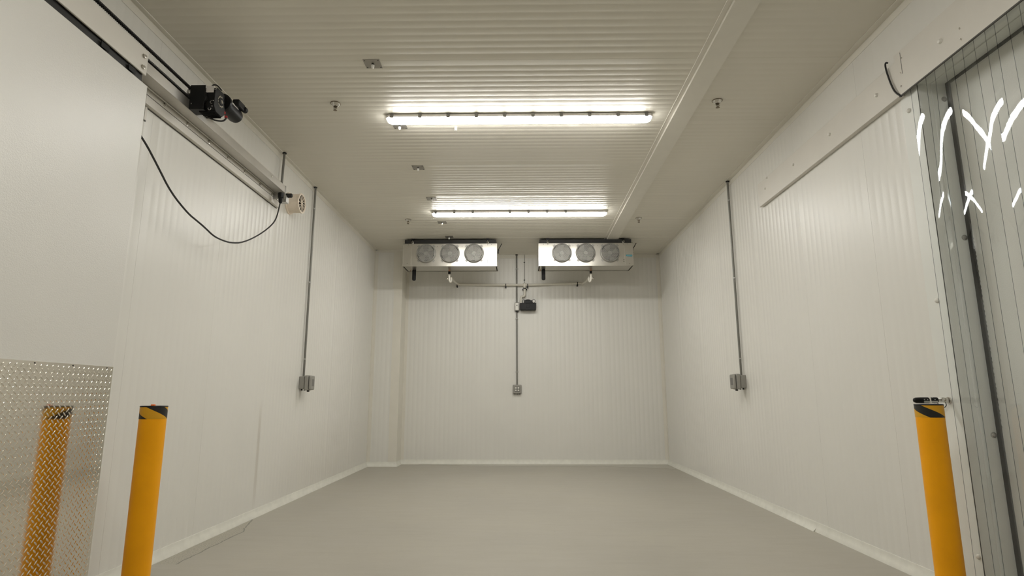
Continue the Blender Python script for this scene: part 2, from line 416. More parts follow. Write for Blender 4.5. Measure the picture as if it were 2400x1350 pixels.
# coved baseboards
def cove(name, pts, m='cove', h=0.072, d=0.024):
    mb = MB(); vs_ = []; fs = []
    for (x, y, nx, ny, j) in pts:
        for (u, z) in ((d*1.0+j, 0.0), (d*1.0+j, 0.004), (d*0.45, 0.030), (0.006, 0.056), (0.0045, h), (0.0, h), (0.0, 0.0)):
            vs_.append((x+nx*u, y+ny*u, z))
    k = 7
    for i in range(len(pts)-1):
        for q in range(k): fs.append((i*k+q, i*k+(q+1) % k, (i+1)*k+(q+1) % k, (i+1)*k+q))
    mb.add(vs_, fs); return mb.build(name, m)
def jit(n, a): return [random.uniform(-a, a) for _ in range(n)]
ys = [YF+(CYF-YF)*i/40 for i in range(41)]; jj = jit(41, 0.002)
struct(cove('baseboard_left', [(XL, y, 1, 0, j) for y, j in zip(ys, jj)]))
ys = [OY1+0.004+(5.0-OY1)*i/12 for i in range(13)]
o = cove('baseboard_right', [(XR, y, -1, 0, 0) for y in ys]+[(XR, 5.001, -1, 0, 0.013), (XR, 5.12, -1, 0, 0.010), (XR, 5.6, -1, 0, 0.003)]+[(XR, y, -1, 0, 0.001) for y in (6.3, 7.0, 7.7)]+[(XR, 7.75, -1, 0, 0.010), (XR, 8.0, -1, 0, 0.003), (XR, 9.0, -1, 0, 0), (XR, YB, -1, 0, 0)])
struct(o)
struct(cove('baseboard_back', [(CXR+(XR-CXR)*i/12, YB, 0, -1, 0) for i in range(13)]))
struct(cove('baseboard_column', [(XL, CYF, 0, -1, 0), (CXR-0.03, CYF, 0, -1, 0), (CXR, CYF, 0.7, -0.7, 0), (CXR, CYF+0.03, 1, 0, 0), (CXR, YB, 1, 0, 0)]))
# thin pale sheet with a wavy edge, on the floor at the back wall
poly = [(CXR+0.3, YB-0.02), (XR-0.03, YB-0.02), (XR-0.05, YB-0.62)]
for i in range(25):
    t = i/24; x = XR-0.05+(CXR+0.3-XR+0.05)*t
    wv = 0.62*(1-min(1, t/0.32))**1.2 if t < 0.32 else 0
    y = YB-0.03-wv-0.24*math.sin(PI*min(1, max(0, (t-0.05)/0.95)))**0.8
    poly.append((x, y))
mb = MB().prism(poly, 2, 0.0, 0.0025)
struct(mb.build('trim_7', 'floor_sheet'))

# casing at the doorway in the right wall
mb = MB(); mb.box(XR-0.004, XR, OY1-0.002, OY1+0.15, 0.0, OZ-0.01); mb.box(XR-0.0055, XR, OY1-0.002, OY1+0.012, 0.0, OZ-0.01)
cas = struct(mb.build('trim_8', 'jamb'))
for z, y in ((2.775, 3.345), (1.60, 3.325), (0.245, 3.275)):
    MB().lathe([(0.014, 0), (0.014, 0.004), (0.010, 0.010), (0.004, 0.013)], (XR-0.005, y, z), (-1, 0, 0), 16).build('bolt_cap', 'cap', cas)
for z in (2.80, 1.95, 0.86):
    MB().lathe([(0.016, 0), (0.016, 0.002), (0.009, 0.003), (0.007, 0.008)], (XR+0.145, OY1-0.004, z), (0, -1, 0), 16).build('bolt_cap', 'galv', cas)

# ------------------------------------------------------------------ closed outer door beyond the right doorway
XO = XR+0.175
mb = MB().box(XO, XO+0.1, OY0-0.3, OY1+0.25, 0.01, OZ+0.25)
d2 = struct(mb.build('door_2', 'outer'))
mb = MB(); mb.box(XO-0.012, XO+0.002, OY1-0.03, OY1+0.0, 0.0, OZ, rot=None); mb.box(XO-0.012, XO+0.002, OY0, OY1-0.03, OZ-0.018, OZ)
for i in range(38):   # frayed lip of the gasket
    z = 0.9+i*0.028+random.uniform(-.006, .006); mb.box(XO-0.014, XO, OY1-0.033, OY1-0.028, z, z+0.012)
mb.build('gasket', 'rubber', d2)

# ------------------------------------------------------------------ left sliding door
DX, DY1, DZ1 = -2.19, 3.152, 2.865
mb = MB().box(DX-0.10, DX, 0.9, DY1, 0.02, DZ1)
d1 = struct(mb.build('door_1', 'door', bevel=0.004))
# tread plate
PZ1, PY1, PY0 = 1.222, DY1-0.004, 1.15
mb = MB().box(DX, DX+0.003, PY0, PY1, 0.03, PZ1)
LP = 0.0335
def lug(y, z, s):
    c = math.cos(PI/4); L = 0.0145; W = 0.0042; Hh = 0.0023; x = DX+0.003
    e = Vector((0, c, s*c)); g = Vector((0, -s*c, c)); o = Vector((x, y, z))
    base = [o+e*L, o+e*L*0.5+g*W*0.8, o+g*W, o-e*L*0.5+g*W*0.8, o-e*L, o-e*L*0.5-g*W*0.8, o-g*W, o+e*L*0.5-g*W*0.8]
    top = [o+e*L*0.62+Vector((Hh*.8, 0, 0)), o+g*W*0.3+Vector((Hh, 0, 0)), o-e*L*0.62+Vector((Hh*.8, 0, 0)), o-g*W*0.3+Vector((Hh, 0, 0))]
    mb.add(base+top, [(0, 1, 8), (1, 2, 9, 8), (2, 3, 10, 9), (3, 4, 10), (4, 5, 10), (5, 6, 11, 10), (6, 7, 8, 11), (7, 0, 8), (8, 9, 10, 11)])
ny = int((PY1-PY0)/LP); nz = int((PZ1-0.03)/LP)
for i in range(ny):
    for k in range(nz):
        y = PY1-0.010-i*LP; z = PZ1-0.030-k*LP
        if z > 0.05: lug(y-0.006, z+0.008, 1)
        if z > 0.07: lug(y-0.006-LP/2, z-LP/2+0.008, -1)
kp = mb.build('kick_plate', 'diamond', d1, fix=False, sharp=1.3)
kp['label'] = 'bright aluminium tread plate'
for y in (3.10, 2.86, 2.63): MB().lathe([(0.004, 0), (0.003, 0.002)], (DX+0.003, y, PZ1-0.008), (1, 0, 0), 10).build('rivet', 'dark', kp)
# cover plate on top carrying the bolts, dark bars added behind to paint the gap's shade
hp = MB().box(DX-0.012, DX, 0.9, DY1-0.024, 2.917, 3.066).build('hanger_plate', 'rail', d1, bevel=0.003)
for z in (3.018, 2.950):
    mb = MB().lathe([(0.015, 0), (0.015, 0.003), (0.0105, 0.0032), (0.0105, 0.011), (0.006, 0.013)], (DX, 3.086, z), (1, 0, 0), 6); mb.cyl((DX, 3.086, z), (DX+0.017, 3.086, z), 0.0055, seg=10)
    mb.build('bolt', 'chrome', hp)
mb = MB().box(DX-0.09, DX-0.013, 0.9, DY1-0.03, 2.925, 2.975); mb.box(DX-0.06, DX-0.02, 0.9, DY1-0.03, 2.87, 2.93)
mb.build('gap_shade_bars', 'dark', d1)  # added only to make the gap above the door look shaded
mb = MB()
for y in (3.02, 2.80, 2.3): mb.cyl((DX-0.055, y, 2.895), (DX-0.02, y, 2.895), 0.018); mb.box(DX-0.012, DX-0.008, y-0.03, y+0.03, 2.88, 2.91)
mb.build('roller', 'black', d1)

# casing board on the wall behind the track
mb = MB(); mb.box(XL, -2.362, 3.40, 5.50, 2.954, 3.165); mb.box(XL, -2.362, 3.40, 5.50, 2.893, 2.948); mb.box(XL, -2.366, 3.40, 5.50, 2.948, 2.954, 1)
mb.box(XL, XL+0.004, 3.40, 5.50, 2.887, 2.893, 1)
cb = struct(mb.build('trim_9', ['rail', 'seam']))
mb = MB(); mb.box(XL+0.002, XL+0.010, 3.435, 3.455, 2.80, 2.89); MB.box(mb, XL+0.002, XL+0.006, 3.430, 3.460, 2.795, 2.89, 1)
mb.build('end_clip', ['rail', 'seam'], cb)
# track
trk = thing('door_track', 'white boxed sliding door track along the upper left wall', 'door track', (-2.31, 3.2, 2.99))
mb = MB(); mb.box(-2.256, -2.250, 0.9, 5.33, 2.990, 3.060); mb.box(-2.362, -2.256, 0.9, 5.33, 2.990, 2.996); mb.box(-2.362, -2.356, 0.9, 5.33, 2.996, 3.10)
mb.cyl((-2.345, 0.9, 2.986), (-2.345, 5.33, 2.986), 0.006, seg=8)
mb.build('rail', 'track', trk, bevel=0.0015)
for y, z in ((3.856, 2.973), (4.149, 2.970), (4.442, 2.968), (4.735, 2.964), (5.03, 2.963), (5.295, 2.960), (3.58, 2.975)):
    MB().lathe([(0.012, 0), (0.012, 0.004), (0.008, 0.005), (0.008, 0.012)], (-2.362, y, z), (1, 0, 0), 12).build('bolt', 'chrome', trk)
MB().lathe([(0.008, 0), (0.008, 0.003), (0.003, 0.005)], (-2.250, 5.02, 3.035), (1, 0, 0), 12).build('bolt', 'chrome', trk)
mb = MB(); mb.box(-2.36, -2.245, 5.33, 5.345, 2.93, 3.06); mb.box(-2.30, -2.235, 5.335, 5.40, 2.90, 2.965)
mb.build('end_bracket', 'galv', trk, bevel=0.002)

# bumper, plug and hanging cable
mb = MB().cyl((-2.262, 5.37, 2.975), (-2.198, 5.37, 2.975), 0.021, seg=20); mb.cyl((-2.198, 5.37, 2.975), (-2.192, 5.37, 2.975), 0.016, seg=20)
tag(mb.build('rubber_bumper', 'rubber', bevel=0.002), 'short black rubber bumper at the far end of the door track', 'bumper')
cab = thing('hanging_cable', 'black cable drooping in a loop below the left door track', 'cable', (-2.25, 5.25, 2.85))
pts = [(-2.27, 2.95, 2.72), (-2.27, 3.10, 2.66), (-2.25, 3.255, 2.583), (-2.25, 3.418, 2.474), (-2.25, 3.574, 2.363), (-2.25, 3.785, 2.288), (-2.25, 3.90, 2.272), (-2.25, 4.009, 2.255), (-2.25, 4.134, 2.227), (-2.25, 4.25, 2.228), (-2.25, 4.388, 2.242), (-2.25, 4.592, 2.298), (-2.25, 4.884, 2.450), (-2.25, 5.13, 2.62), (-2.25, 5.20, 2.72), (-2.25, 5.242, 2.86)]
MB().tube(pts, 0.0062, 8, smooth=2).build('cord', 'rubber', cab)
mb = MB().lathe([(0.010, 0), (0.016, 0.012), (0.020, 0.05), (0.026, 0.056), (0.026, 0.10), (0.020, 0.104)], (-2.25, 5.245, 2.855), (0, 0, 1), 16)
mb.build('plug', 'black', cab)

# drive belt
bel = MB()
for z in (3.158, 3.080):
    bel.box(-2.275, -2.255, 0.9, 3.70, z-0.003, z+0.003)
    y = 0.92
    while y < 3.69:
        bel.box(-2.275, -2.255, y, y+0.007, (z-0.009 if z > 3.1 else z+0.003), (z-0.003 if z > 3.1 else z+0.009)); y += 0.014
a = [(3.70+0.042*math.sin(PI*i/10), 3.119+0.042*math.cos(PI*i/10)) for i in range(11)]+[(3.70+0.036*math.sin(PI*i/10), 3.119+0.036*math.cos(PI*i/10)) for i in range(10, -1, -1)]
for i in range(10):
    q = [a[i], a[i+1], a[20-i], a[21-i]]; bel.prism(q, 0, -2.275, -2.255)
tag(bel.build('drive_belt', 'rubber'), 'black toothed drive belt running above the left door track', 'belt')

# door motor
mot = thing('door_motor', 'black gear motor on bracket above the left sliding door track', 'motor', (-2.2, 3.7, 2.99))
mb = MB(); mb.box(-2.252, -2.15, 3.668, 3.676, 2.995, 3.168); mb.box(-2.262, -2.256, 3.668, 3.78, 2.995, 3.14); mb.box(-2.252, -2.15, 3.672, 3.76, 2.992, 2.999)
br = mb.build('bracket', 'black', mot, bevel=0.002)
MB().lathe([(0.030, 0), (0.034, 0.004), (0.034, 0.020), (0.030, 0.024)], (-2.277, 3.70, 3.119), (1, 0, 0), 20).build('pulley', 'galv', mot)
GX0, GX1, GY0, GY1, GZ0, GZ1 = -2.205, -2.088, 3.685, 3.83, 2.995, 3.172
GC = (3.765, 3.093)
mb = MB().prism([(GY0, GZ0+.03), (GY0+.03, GZ0), (GY1-.03, GZ0), (GY1, GZ0+.03), (GY1, GZ1-.03), (GY1-.03, GZ1), (GY0+.03, GZ1), (GY0, GZ1-.03)], 0, GX0, GX1)
mb.lathe([(0.058, 0), (0.052, 0.016)], (-2.19, 3.685, 3.085), (0, -1, 0), 24)
for k in range(6): mb.box(GX0+.005, GX1-.005, GY0+.02+.018*k, GY0+.026+.018*k, GZ0-.010, GZ0)
gb = mb.build('gearbox', 'black', mot, bevel=0.003)
mb = MB()
pr = []
for i in range(48):
    r = 0.043 if (i//2) % 2 else 0.036
    an = 2*PI*i/48; pr.append((GC[0]+r*math.cos(an), GC[1]+r*math.sin(an)))
mb.prism(pr, 0, GX1, GX1+0.003)
mb.build('toothed_disc', 'chrome', gb)
MB().lathe([(0.030, 0), (0.028, 0.004)], (GX1+0.003, GC[0], GC[1]), (1, 0, 0), 24).build('hub_cover', 'black', gb)
MB().lathe([(0.012, 0), (0.012, 0.003), (0.006, 0.0031), (0.006, 0.006)], (GX1+0.007, GC[0], GC[1]), (1, 0, 0), 16).build('hub_nut', 'chrome', gb)
MB().box(-2.150, -2.098, 3.681, 3.6845, 3.120, 3.168).build('name_plate', 'housing', gb)
for (x, z, q0) in ((-2.160, 3.150, 2), (-2.090, 3.150, 5), (-2.168, 3.050, 2), (-2.105, 3.048, 2), (-2.115, 3.000, 5)):
    MB().tube([(x+0.010*math.cos(q*PI/6), 3.682, z+0.010*math.sin(q*PI/6)) for q in range(q0, q0+9)], 0.0016, 6).build('casting_mark', 'galv', gb)
for (x, z) in ((-2.170, 3.105), (-2.095, 3.06), (-2.10, 3.02), (-2.235, 3.03)):
    MB().lathe([(0.004, 0), (0.003, 0.003)], (x, 3.684 if x > -2.2 else 3.668, z), (0, -1, 0), 8).build('bolt', 'galv', gb)
MX, MZ = -2.12, 3.128
mb = MB().lathe([(0.066, 0), (0.068, 0.004), (0.068, 0.022), (0.055, 0.024), (0.055, 0.20), (0.050, 0.222), (0.032, 0.234), (0.008, 0.236)], (MX, 3.832, MZ), (0, 1, 0), 36)
bd = mb.build('motor_body', 'black', mot)
lab = MB(); A = [math.radians(a_) for a_ in (38, 46, 54, 62, 70, 78)]
vs_ = []
for a_ in A:
    for y in (3.865, 3.975): vs_.append((MX+0.0558*math.sin(a_), y, MZ+0.0558*math.cos(a_)))
lab.add(vs_, [(2*i, 2*i+1, 2*i+3, 2*i+2) for i in range(5)]); vs2 = [(MX+(v[0]-MX)*0.985, v[1], MZ+(v[2]-MZ)*0.985) for v in vs_]
lab.add(vs2, [(2*i, 2*i+2, 2*i+3, 2*i+1) for i in range(5)])
lab.build('rating_label', 'paper', bd)
mb = MB().box(-2.095, -2.045, 3.93, 4.03, 3.155, 3.205); mb.cyl((-2.055, 4.02, 3.175), (-2.055, 4.06, 3.175), 0.022, seg=18)
mb.build('terminal_box', 'black', mot, bevel=0.008, segs=3)
for y in (3.835, 3.868): MB().lathe([(0.010, 0), (0.011, 0.010), (0.005, 0.013)], (-2.096, y, 3.052-(y-3.835)*0.5), (0.2, -0.3, -1), 12).build('gland', 'red', mot)
MB().tube([(-2.09, 3.87, 3.035), (-2.10, 3.86, 3.0), (-2.12, 3.84, 2.984), (-2.16, 3.80, 2.980), (-2.21, 3.75, 3.005), (-2.24, 3.72, 3.05)], 0.006, 8, smooth=2).build('power_cord', 'rubber', mot)
MB().tube([(-2.13, 3.70, 3.165), (-2.115, 3.70, 3.188), (-2.09, 3.71, 3.188), (-2.075, 3.74, 3.165)], 0.005, 8, smooth=2).build('breather_hose', 'rubber', mot)

# steel hanger rod above the end of the track
rod = thing('hanger_rod', 'short dark steel pipe dropping from ceiling to end of left door track', 'rod', (-2.35, 5.49, 3.02))
MB().cyl((-2.35, 5.47, 3.0), (-2.35, 5.49, ZC-0.006), 0.0115, seg=16).build('pipe', 'conduit', rod)
MB().lathe([(0.020, 0), (0.020, 0.010)], (-2.35, 5.49, ZC-0.012), (0, 0, 1), 18).build('collar', 'black', rod)

# peach plastic relief vent
v0 = Vector((XL, 5.80, 3.042))
ven = thing('relief_vent', 'round peach plastic vent with spoked grille on the upper left wall', 'vent', v0)
mb = MB().lathe([(0.115, 0.0), (0.115, 0.012), (0.102, 0.014), (0.098, 0.045), (0.098, 0.128), (0.090, 0.128), (0.088, 0.07), (0.02, 0.068)], v0, (1, 0, 0), 40)
mb.build('body', 'peach', ven)
mb = MB().lathe([(0.104, 0.122), (0.104, 0.136), (0.086, 0.136), (0.086, 0.122)], v0, (1, 0, 0), 40)
mb.cyl(v0+Vector((0.128, 0, 0)), v0+Vector((0.137, 0, 0)), 0.014, seg=16)
for i in range(6):
    a_ = PI*i/6; e = Vector((0, math.cos(a_), math.sin(a_)))*0.088; c_ = v0+Vector((0.132, 0, 0)); mb.tube([c_-e, c_+e], 0.004, 6)
mb.build('grille', 'peach', ven)

# ------------------------------------------------------------------ bollards
def bollard(x, y, h, band, label, tagged):
    t = thing('bollard', label, 'bollard', (x, y, 0), 'yellow safety bollards at the front')
    mb = MB().cyl((x, y, 0), (x, y, h-0.066), 0.0635, seg=48); mb.build('post', 'yellow', t)
    MB().lathe([(0.10, 0), (0.10, 0.008), (0.066, 0.010)], (x, y, 0), (0, 0, 1), 32).build('base_flange', 'yellow', t)
    m = MB().lathe([(0.0642, 0), (0.0645, 0.002), (0.0645, 0.062)], (x, y, h-0.066), (0, 0, 1), 48).build('hazard_band', band, t); m['label'] = 'yellow and black diagonal tape'
    MB().lathe([(0.0648, 0), (0.0655, 0.002), (0.0635, 0.006), (0.03, 0.007)], (x, y, h-0.005), (0, 0, 1), 48).build('cap', 'black', t)
    if tagged: MB().box(x+0.008, x+0.026, y-0.045, y-0.030, h+0.001, h+0.009).build('marker_tag', 'orange', t, bevel=0.002)
    return t
bollard(-1.931, 3.13, 1.016, 'band_a', 'yellow bollard standing before the tread plate door, orange tag on top', True)
bollard(2.119, 3.13, 1.023, 'band_b', 'yellow bollard at the strip curtain, door release handle just above', False)

# ------------------------------------------------------------------ release handle on the right wall
hy, hz = 3.335, 1.042
rh = thing('release_handle', 'black grip door release handle on chrome stem beside the strip curtain', 'handle', (XR-0.005, hy, hz))
MB().lathe([(0.004, 0), (0.011, 0.004), (0.0155, 0.014), (0.0165, 0.04), (0.0165, 0.10), (0.015, 0.104), (0.015, 0.108), (0.0165, 0.11), (0.0165, 0.128), (0.010, 0.130)], (2.178, hy, hz), (1, 0, 0), 24).build('grip', 'black', rh)
mb = MB().box(2.225, 2.30, hy-0.0175, hy-0.015, hz-0.014, hz-0.003)
for x in (2.228, 2.245, 2.286): mb.lathe([(0.003, 0), (0.002, 0.004)], (x, hy-0.0165, hz+0.004), (0, -1, 0), 8)
mb.build('rivet_strip', 'galv', rh)
mb = MB().box(2.258, 2.264, hy-0.0185, hy+0.0185, hz-0.018, hz+0.018); mb.build('clamp_band', 'cap', rh)
mb = MB().box(2.29, 2.345, hy-0.010, hy-0.006, hz-0.012, hz-0.006); mb.box(2.29, 2.345, hy-0.010, hy-0.006, hz+0.003, hz+0.009)
mb.cyl((2.30, hy, hz), (2.376, hy, hz), 0.006, seg=12); mb.cyl((2.335, hy-0.012, hz+0.006), (2.335, hy+0.012, hz+0.006), 0.010, seg=14); mb.box(2.35, 2.362, hy-0.012, hy+0.012, hz-0.014, hz+0.014)
mb.cyl((2.368, hy, hz), (2.3765, hy, hz), 0.018, seg=20)
mb.build('linkage', 'chrome', rh)
MB().tube([(2.30, hy-0.012, hz-0.014), (2.312, hy-0.014, hz-0.034), (2.335, hy-0.014, hz-0.040), (2.348, hy-0.012, hz-0.028), (2.346, hy-0.01, hz-0.010)], 0.0022, 8, smooth=2).build('cord', 'rubber', rh)

# ------------------------------------------------------------------ track cover on the right wall
FX = 2.343
fc = thing('track_cover', 'long white metal track cover across the upper right wall', 'track cover', (FX, 3.4, 2.88))
mb = MB().box(FX, XR-0.001, 3.365, 5.515, 2.882, 3.112); mb.build('far_panel', 'rail', fc, bevel=0.002)
mb = MB(); mb.box(FX-0.004, FX-0.001, 0.6, 3.363, 2.880, 3.150); mb.box(FX-0.001, XR-0.001, 0.6, 3.36, 3.12, 3.150); mb.box(FX-0.004, FX+0.004, 0.6, 3.363, 2.872, 2.880, 1)
mb.build('near_panel', ['rail', 'seam'], fc)
k = FX/2.3
for (y, z, r) in ((5.197, 3.091, .010), (5.249, 2.976, .010), (4.675, 2.976, .011), (4.09, 2.972, .012), (3.51, 2.968, .013), (2.924, 2.964, .014), (2.786, 2.946, .006), (2.787, 2.885, .006), (3.235, 3.060, .004), (3.262, 2.975, .006), (3.27, 2.895, .006)):
    big = r > 0.008; y2 = y*k; z2 = 1.06+(z-1.06)*k
    x0 = FX if y2 > 3.365 else FX-0.004
    z2 = min(max(z2, 2.90), 3.10)
    MB().lathe([(r, 0), (r, 0.003), (r*0.7, 0.012 if big else 0.004), (r*0.3, 0.014 if big else 0.005)], (x0, y2, z2), (-1, 0, 0), 14).build('bolt', 'cap' if big else 'chrome', fc)
mb = MB().box(FX-0.0045, FX-0.004, 3.305, 3.309, 3.00, 3.14); mb.build('joint_line', 'seam', fc)
tag(MB().tube([(FX-0.002, 3.43, 3.145), (FX-0.008, 3.44, 3.155), (FX-0.010, 3.445, 3.13), (FX-0.010, 3.432, 3.06), (FX-0.010, 3.41, 2.98), (FX-0.010, 3.385, 2.92), (FX-0.008, 3.355, 2.885), (FX, 3.345, 2.87)], 0.0055, 8, smooth=2).build('sensor_cable', 'rubber'), 'short black cable looped over the joint in the right track cover', 'cable')

# ------------------------------------------------------------------ clear strip curtain in the right doorway
cur = thing('strip_curtain', 'clear plastic strip curtain hanging in the right doorway', 'curtain', (2.36, 2.2, 2.93))
mb = MB().box(2.350, 2.374, OY0, OY1+0.03, 2.93, 2.965); mb.build('hanging_rail', 'galv', cur)
NS = 15
for k in range(NS):
    yc = 3.285-0.143*k-0.105; Wd = 0.21; th = 0.0026; xo = 2.357-0.006*(k % 2)
    sag = (0.017, 0.011, -0.009, 0.011, 0.008, -0.010, 0.009, 0.012)[k % 8]
    tw = random.uniform(-0.05, 0.05); ln = random.uniform(-0.012, 0.012)
    if k == 0: ln = 0.0; tw = 0.06
    NU, NZ = 14, 30; vs_ = []; fs = []; z0, z1 = 0.03, 2.93
    for side in (0, 1):
        for iz in range(NZ+1):
            t = iz/NZ; z = z1+(z0-z1)*t; g = min(1.0, t*5)
            wav = 0.004*math.sin(1.6*t*PI+k)*t
            for iu in range(NU+1):
                u = iu/NU*2-1
                y = u*Wd/2; x = sag*g*(1-u*u)-(sag*g*0.5)+0.0010*math.sin(1.5*u+2*t+k)*g
                a_ = tw*g
                yy = y*math.cos(a_)-x*math.sin(a_); xx = y*math.sin(a_)+x*math.cos(a_)
                vs_.append((xo+xx*1.0+wav*0.5+(th if side else 0), yc+yy+ln*t+0.004*math.sin(2*t*PI+k*1.7)*t, z))
    n1 = (NU+1)*(NZ+1)
    mb = MB(); f1 = []; f2 = []; fe = []
    for iz in range(NZ):
        for iu in range(NU):
            a_ = iz*(NU+1)+iu; b_ = a_+1; c_ = b_+NU+1; d_ = a_+NU+1
            f1.append((a_, b_, c_, d_)); f1.append((n1+a_, n1+d_, n1+c_, n1+b_))
        for iu in (0, NU):
            a_ = iz*(NU+1)+iu; d_ = a_+NU+1; fe.append((a_, d_, n1+d_, n1+a_))
    for iz in (0, NZ):
        for iu in range(NU):
            a_ = iz*(NU+1)+iu; fe.append((a_, a_+1, n1+a_+1, n1+a_))
    b0 = len(mb.v); mb.v = [tuple(v) for v in vs_]; mb.f = [list(f) for f in f1+fe]; mb.mi = [0]*len(f1)+[1]*len(fe)
    mb.build('strip', ['strip', 'stripedge'], cur)

# ------------------------------------------------------------------ lamps
LY0, LW = 4.675, 0.150
def make_lamp(loc, label, skip):
    t = thing('ceiling_light', label, 'light', loc, 'long sealed ceiling lights')
    x0, y0, z0 = loc; h = 1.150
    oct_ = lambda a, b, c: [(x0-a, y0-b+c), (x0-a+c, y0-b), (x0+a-c, y0-b), (x0+a, y0-b+c), (x0+a, y0+b-c), (x0+a-c, y0+b), (x0-a+c, y0+b), (x0-a, y0+b-c)]
    mb = MB().prism(oct_(h-0.014, 0.046, 0.02), 2, z0-0.012, z0-0.001); mb.prism(oct_(h, 0.0565, 0.02), 2, z0-0.032, z0-0.007)
    mb.build('housing', 'housing', t, bevel=0.003)
    mb = MB(); lv = []
    rings = [(h-0.002, 0.0555, 0.022, -0.0320), (h-0.002, 0.055, 0.022, -0.0350), (h-0.008, 0.051, 0.022, -0.044), (h-0.020, 0.042, 0.020, -0.054), (h-0.032, 0.031, 0.018, -0.0605)]
    for (a, b, c, dz) in rings: lv += [(p[0], p[1], z0+dz) for p in oct_(a, b, c)]
    fs = [tuple(range(8))[::-1], tuple(range(32, 40))]
    for r in range(4):
        for i in range(8): j = (i+1) % 8; fs.append((r*8+i, r*8+j, r*8+8+j, r*8+8+i))
    mb.add(lv, fs); mb.build('lens', 'lens', t)
    for k in range(10):
        if k in skip: continue
        cx = x0-1.096+k*0.2435
        for s in (-1, 1):
            mb = MB().box(cx-0.015, cx+0.015, min(y0+s*0.0572, y0+s*0.066), max(y0+s*0.0572, y0+s*0.066), z0-0.042, z0-0.004)
            mb.box(cx-0.014, cx+0.014, min(y0+s*0.045, y0+s*0.064), max(y0+s*0.045, y0+s*0.064), z0-0.010, z0-0.004)
            mb.build('clip', 'clip', t, bevel=0.002)
    return t
make_lamp((-0.003, 4.742, ZC), 'long lit ceiling light nearer the camera, larger of the two in view', ())
make_lamp((-0.003, 7.42, ZC), 'long white lit ceiling light nearer the two fan coolers', (3, 8, 9))
make_lamp((-0.003, 1.45, ZC), 'long white lit ceiling light overhead, before the doorways, above the frame', ())

# ------------------------------------------------------------------ ceiling plates and sprinklers
def make_plate(label):
    t = thing('ceiling_plate', label, 'plate', (0, 0, 0), 'square plates in the ceiling')
    pl = MB().box(-0.061, 0.061, -0.058, 0.058, -0.004, 0.0).build('plate', 'plate', t, bevel=0.001)
    for sx in (-1, 1):
        for sy in (-1, 1): MB().lathe([(0.0045, 0), (0.004, 0.002)], (sx*0.049, sy*0.046, -0.004), (0, 0, -1), 10).build('screw', 'dark', pl)
    MB().lathe([(0.010, 0), (0.010, 0.010)], (0, 0, -0.004), (0, 0, -1), 12).build('nut', 'dark', t)
    MB().lathe([(0.012, 0), (0.0125, 0.003), (0.0115, 0.018), (0.007, 0.026), (0.002, 0.029)], (0, 0, -0.013), (0, 0, -1), 18).build('end_cap', 'cap', t)
    return t
PL = [(-1.073, 3.914, 'grey square ceiling plate nearest the camera, before the near light'),
      (-1.078, 4.915, 'grey square ceiling plate half hidden just behind the near light'),
      (-1.078, 5.892, 'grey square ceiling plate midway between the two long lights'),
      (-1.083, 6.888, 'grey square ceiling plate just in front of the far light'),
      (-1.083, 7.880, 'small grey square ceiling plate just behind the far light'),
      (-1.075, 8.64, 'square ceiling plate directly above the left fan cooler')]
p0 = make_plate(PL[0][2]); p0.location = (PL[0][0], PL[0][1], ZC)
for x, y, lb in PL[1:]: dup(p0, (x, y, ZC), lb)
mb = MB().lathe([(0.014, 0), (0.013, 0.004), (0.012, 0.030), (0.010, 0.034)], (-0.575, 4.95, ZC), (0, 0, -1), 16)
tag(mb.build('nylon_bolt', 'cap'), 'small white nylon bolt end in ceiling just behind the near light', 'bolt')

def make_sprinkler(label):
    t = thing('sprinkler_head', label, 'sprinkler', (0, 0, 0), 'sprinkler heads in the ceiling')
    cup = MB(); pr = [(0.040, -0.002), (0.0385, -0.004), (0.026, -0.022), (0.018, -0.028)]
    seg = 32; vs_ = []
    for r, z in pr+[(r-0.0015, z+0.001) for r, z in pr[::-1]]:
        for i in range(seg): vs_.append((r*math.cos(2*PI*i/seg), r*math.sin(2*PI*i/seg), z))
    n = 8
    cup.add(vs_, [(k*seg+i, k*seg+(i+1) % seg, ((k+1) % n)*seg+(i+1) % seg, ((k+1) % n)*seg+i) for k in range(n) for i in range(seg)])
    cup.build('escutcheon', 'chrome', t)
    MB().tube([(0.040*math.cos(a_*PI/16), 0.040*math.sin(a_*PI/16), -0.003) for a_ in range(32)], 0.0028, 6, closed=True).build('rim', 'sprink', t)
    mb = MB().cyl((0, 0, 0), (0, 0, -0.034), 0.008, seg=12); mb.cyl((0, 0, -0.024), (0, 0, -0.034), 0.013, seg=6)
    for s in (-1, 1): mb.tube([(s*0.010, 0, -0.032), (s*0.013, 0, -0.044), (s*0.003, 0, -0.058)], 0.0028, 6, smooth=1)
    mb.cyl((0, 0, -0.034), (0, 0, -0.056), 0.0022, seg=8)
    mb.build('frame', 'sprink', t)
    mb = MB(); mb.cyl((0, 0, -0.060), (0, 0, -0.062), 0.009, seg=12)
    for i in range(10): a_ = 2*PI*i/10; mb.box(-0.0022, 0.0022, 0.006, 0.0165, -0.063, -0.0615, rot=Matrix.Rotation(a_, 3, 'Z'), piv=(0, 0, -0.062))
    mb.build('deflector', 'sprink', t)
    return t
SP = [(-1.53, 4.50, 'sprinkler head left of the near light'), (1.637, 4.50, 'sprinkler head right of the ceiling strip, nearest the right doorway'),
      (-1.534, 7.75, 'small far sprinkler head left of the far light'), (1.63, 7.73, 'small far sprinkler head right of the far light')]
s0 = make_sprinkler(SP[0][2]); s0.location = (SP[0][0], SP[0][1], ZC)
for x, y, lb in SP[1:]: dup(s0, (x, y, ZC), lb)

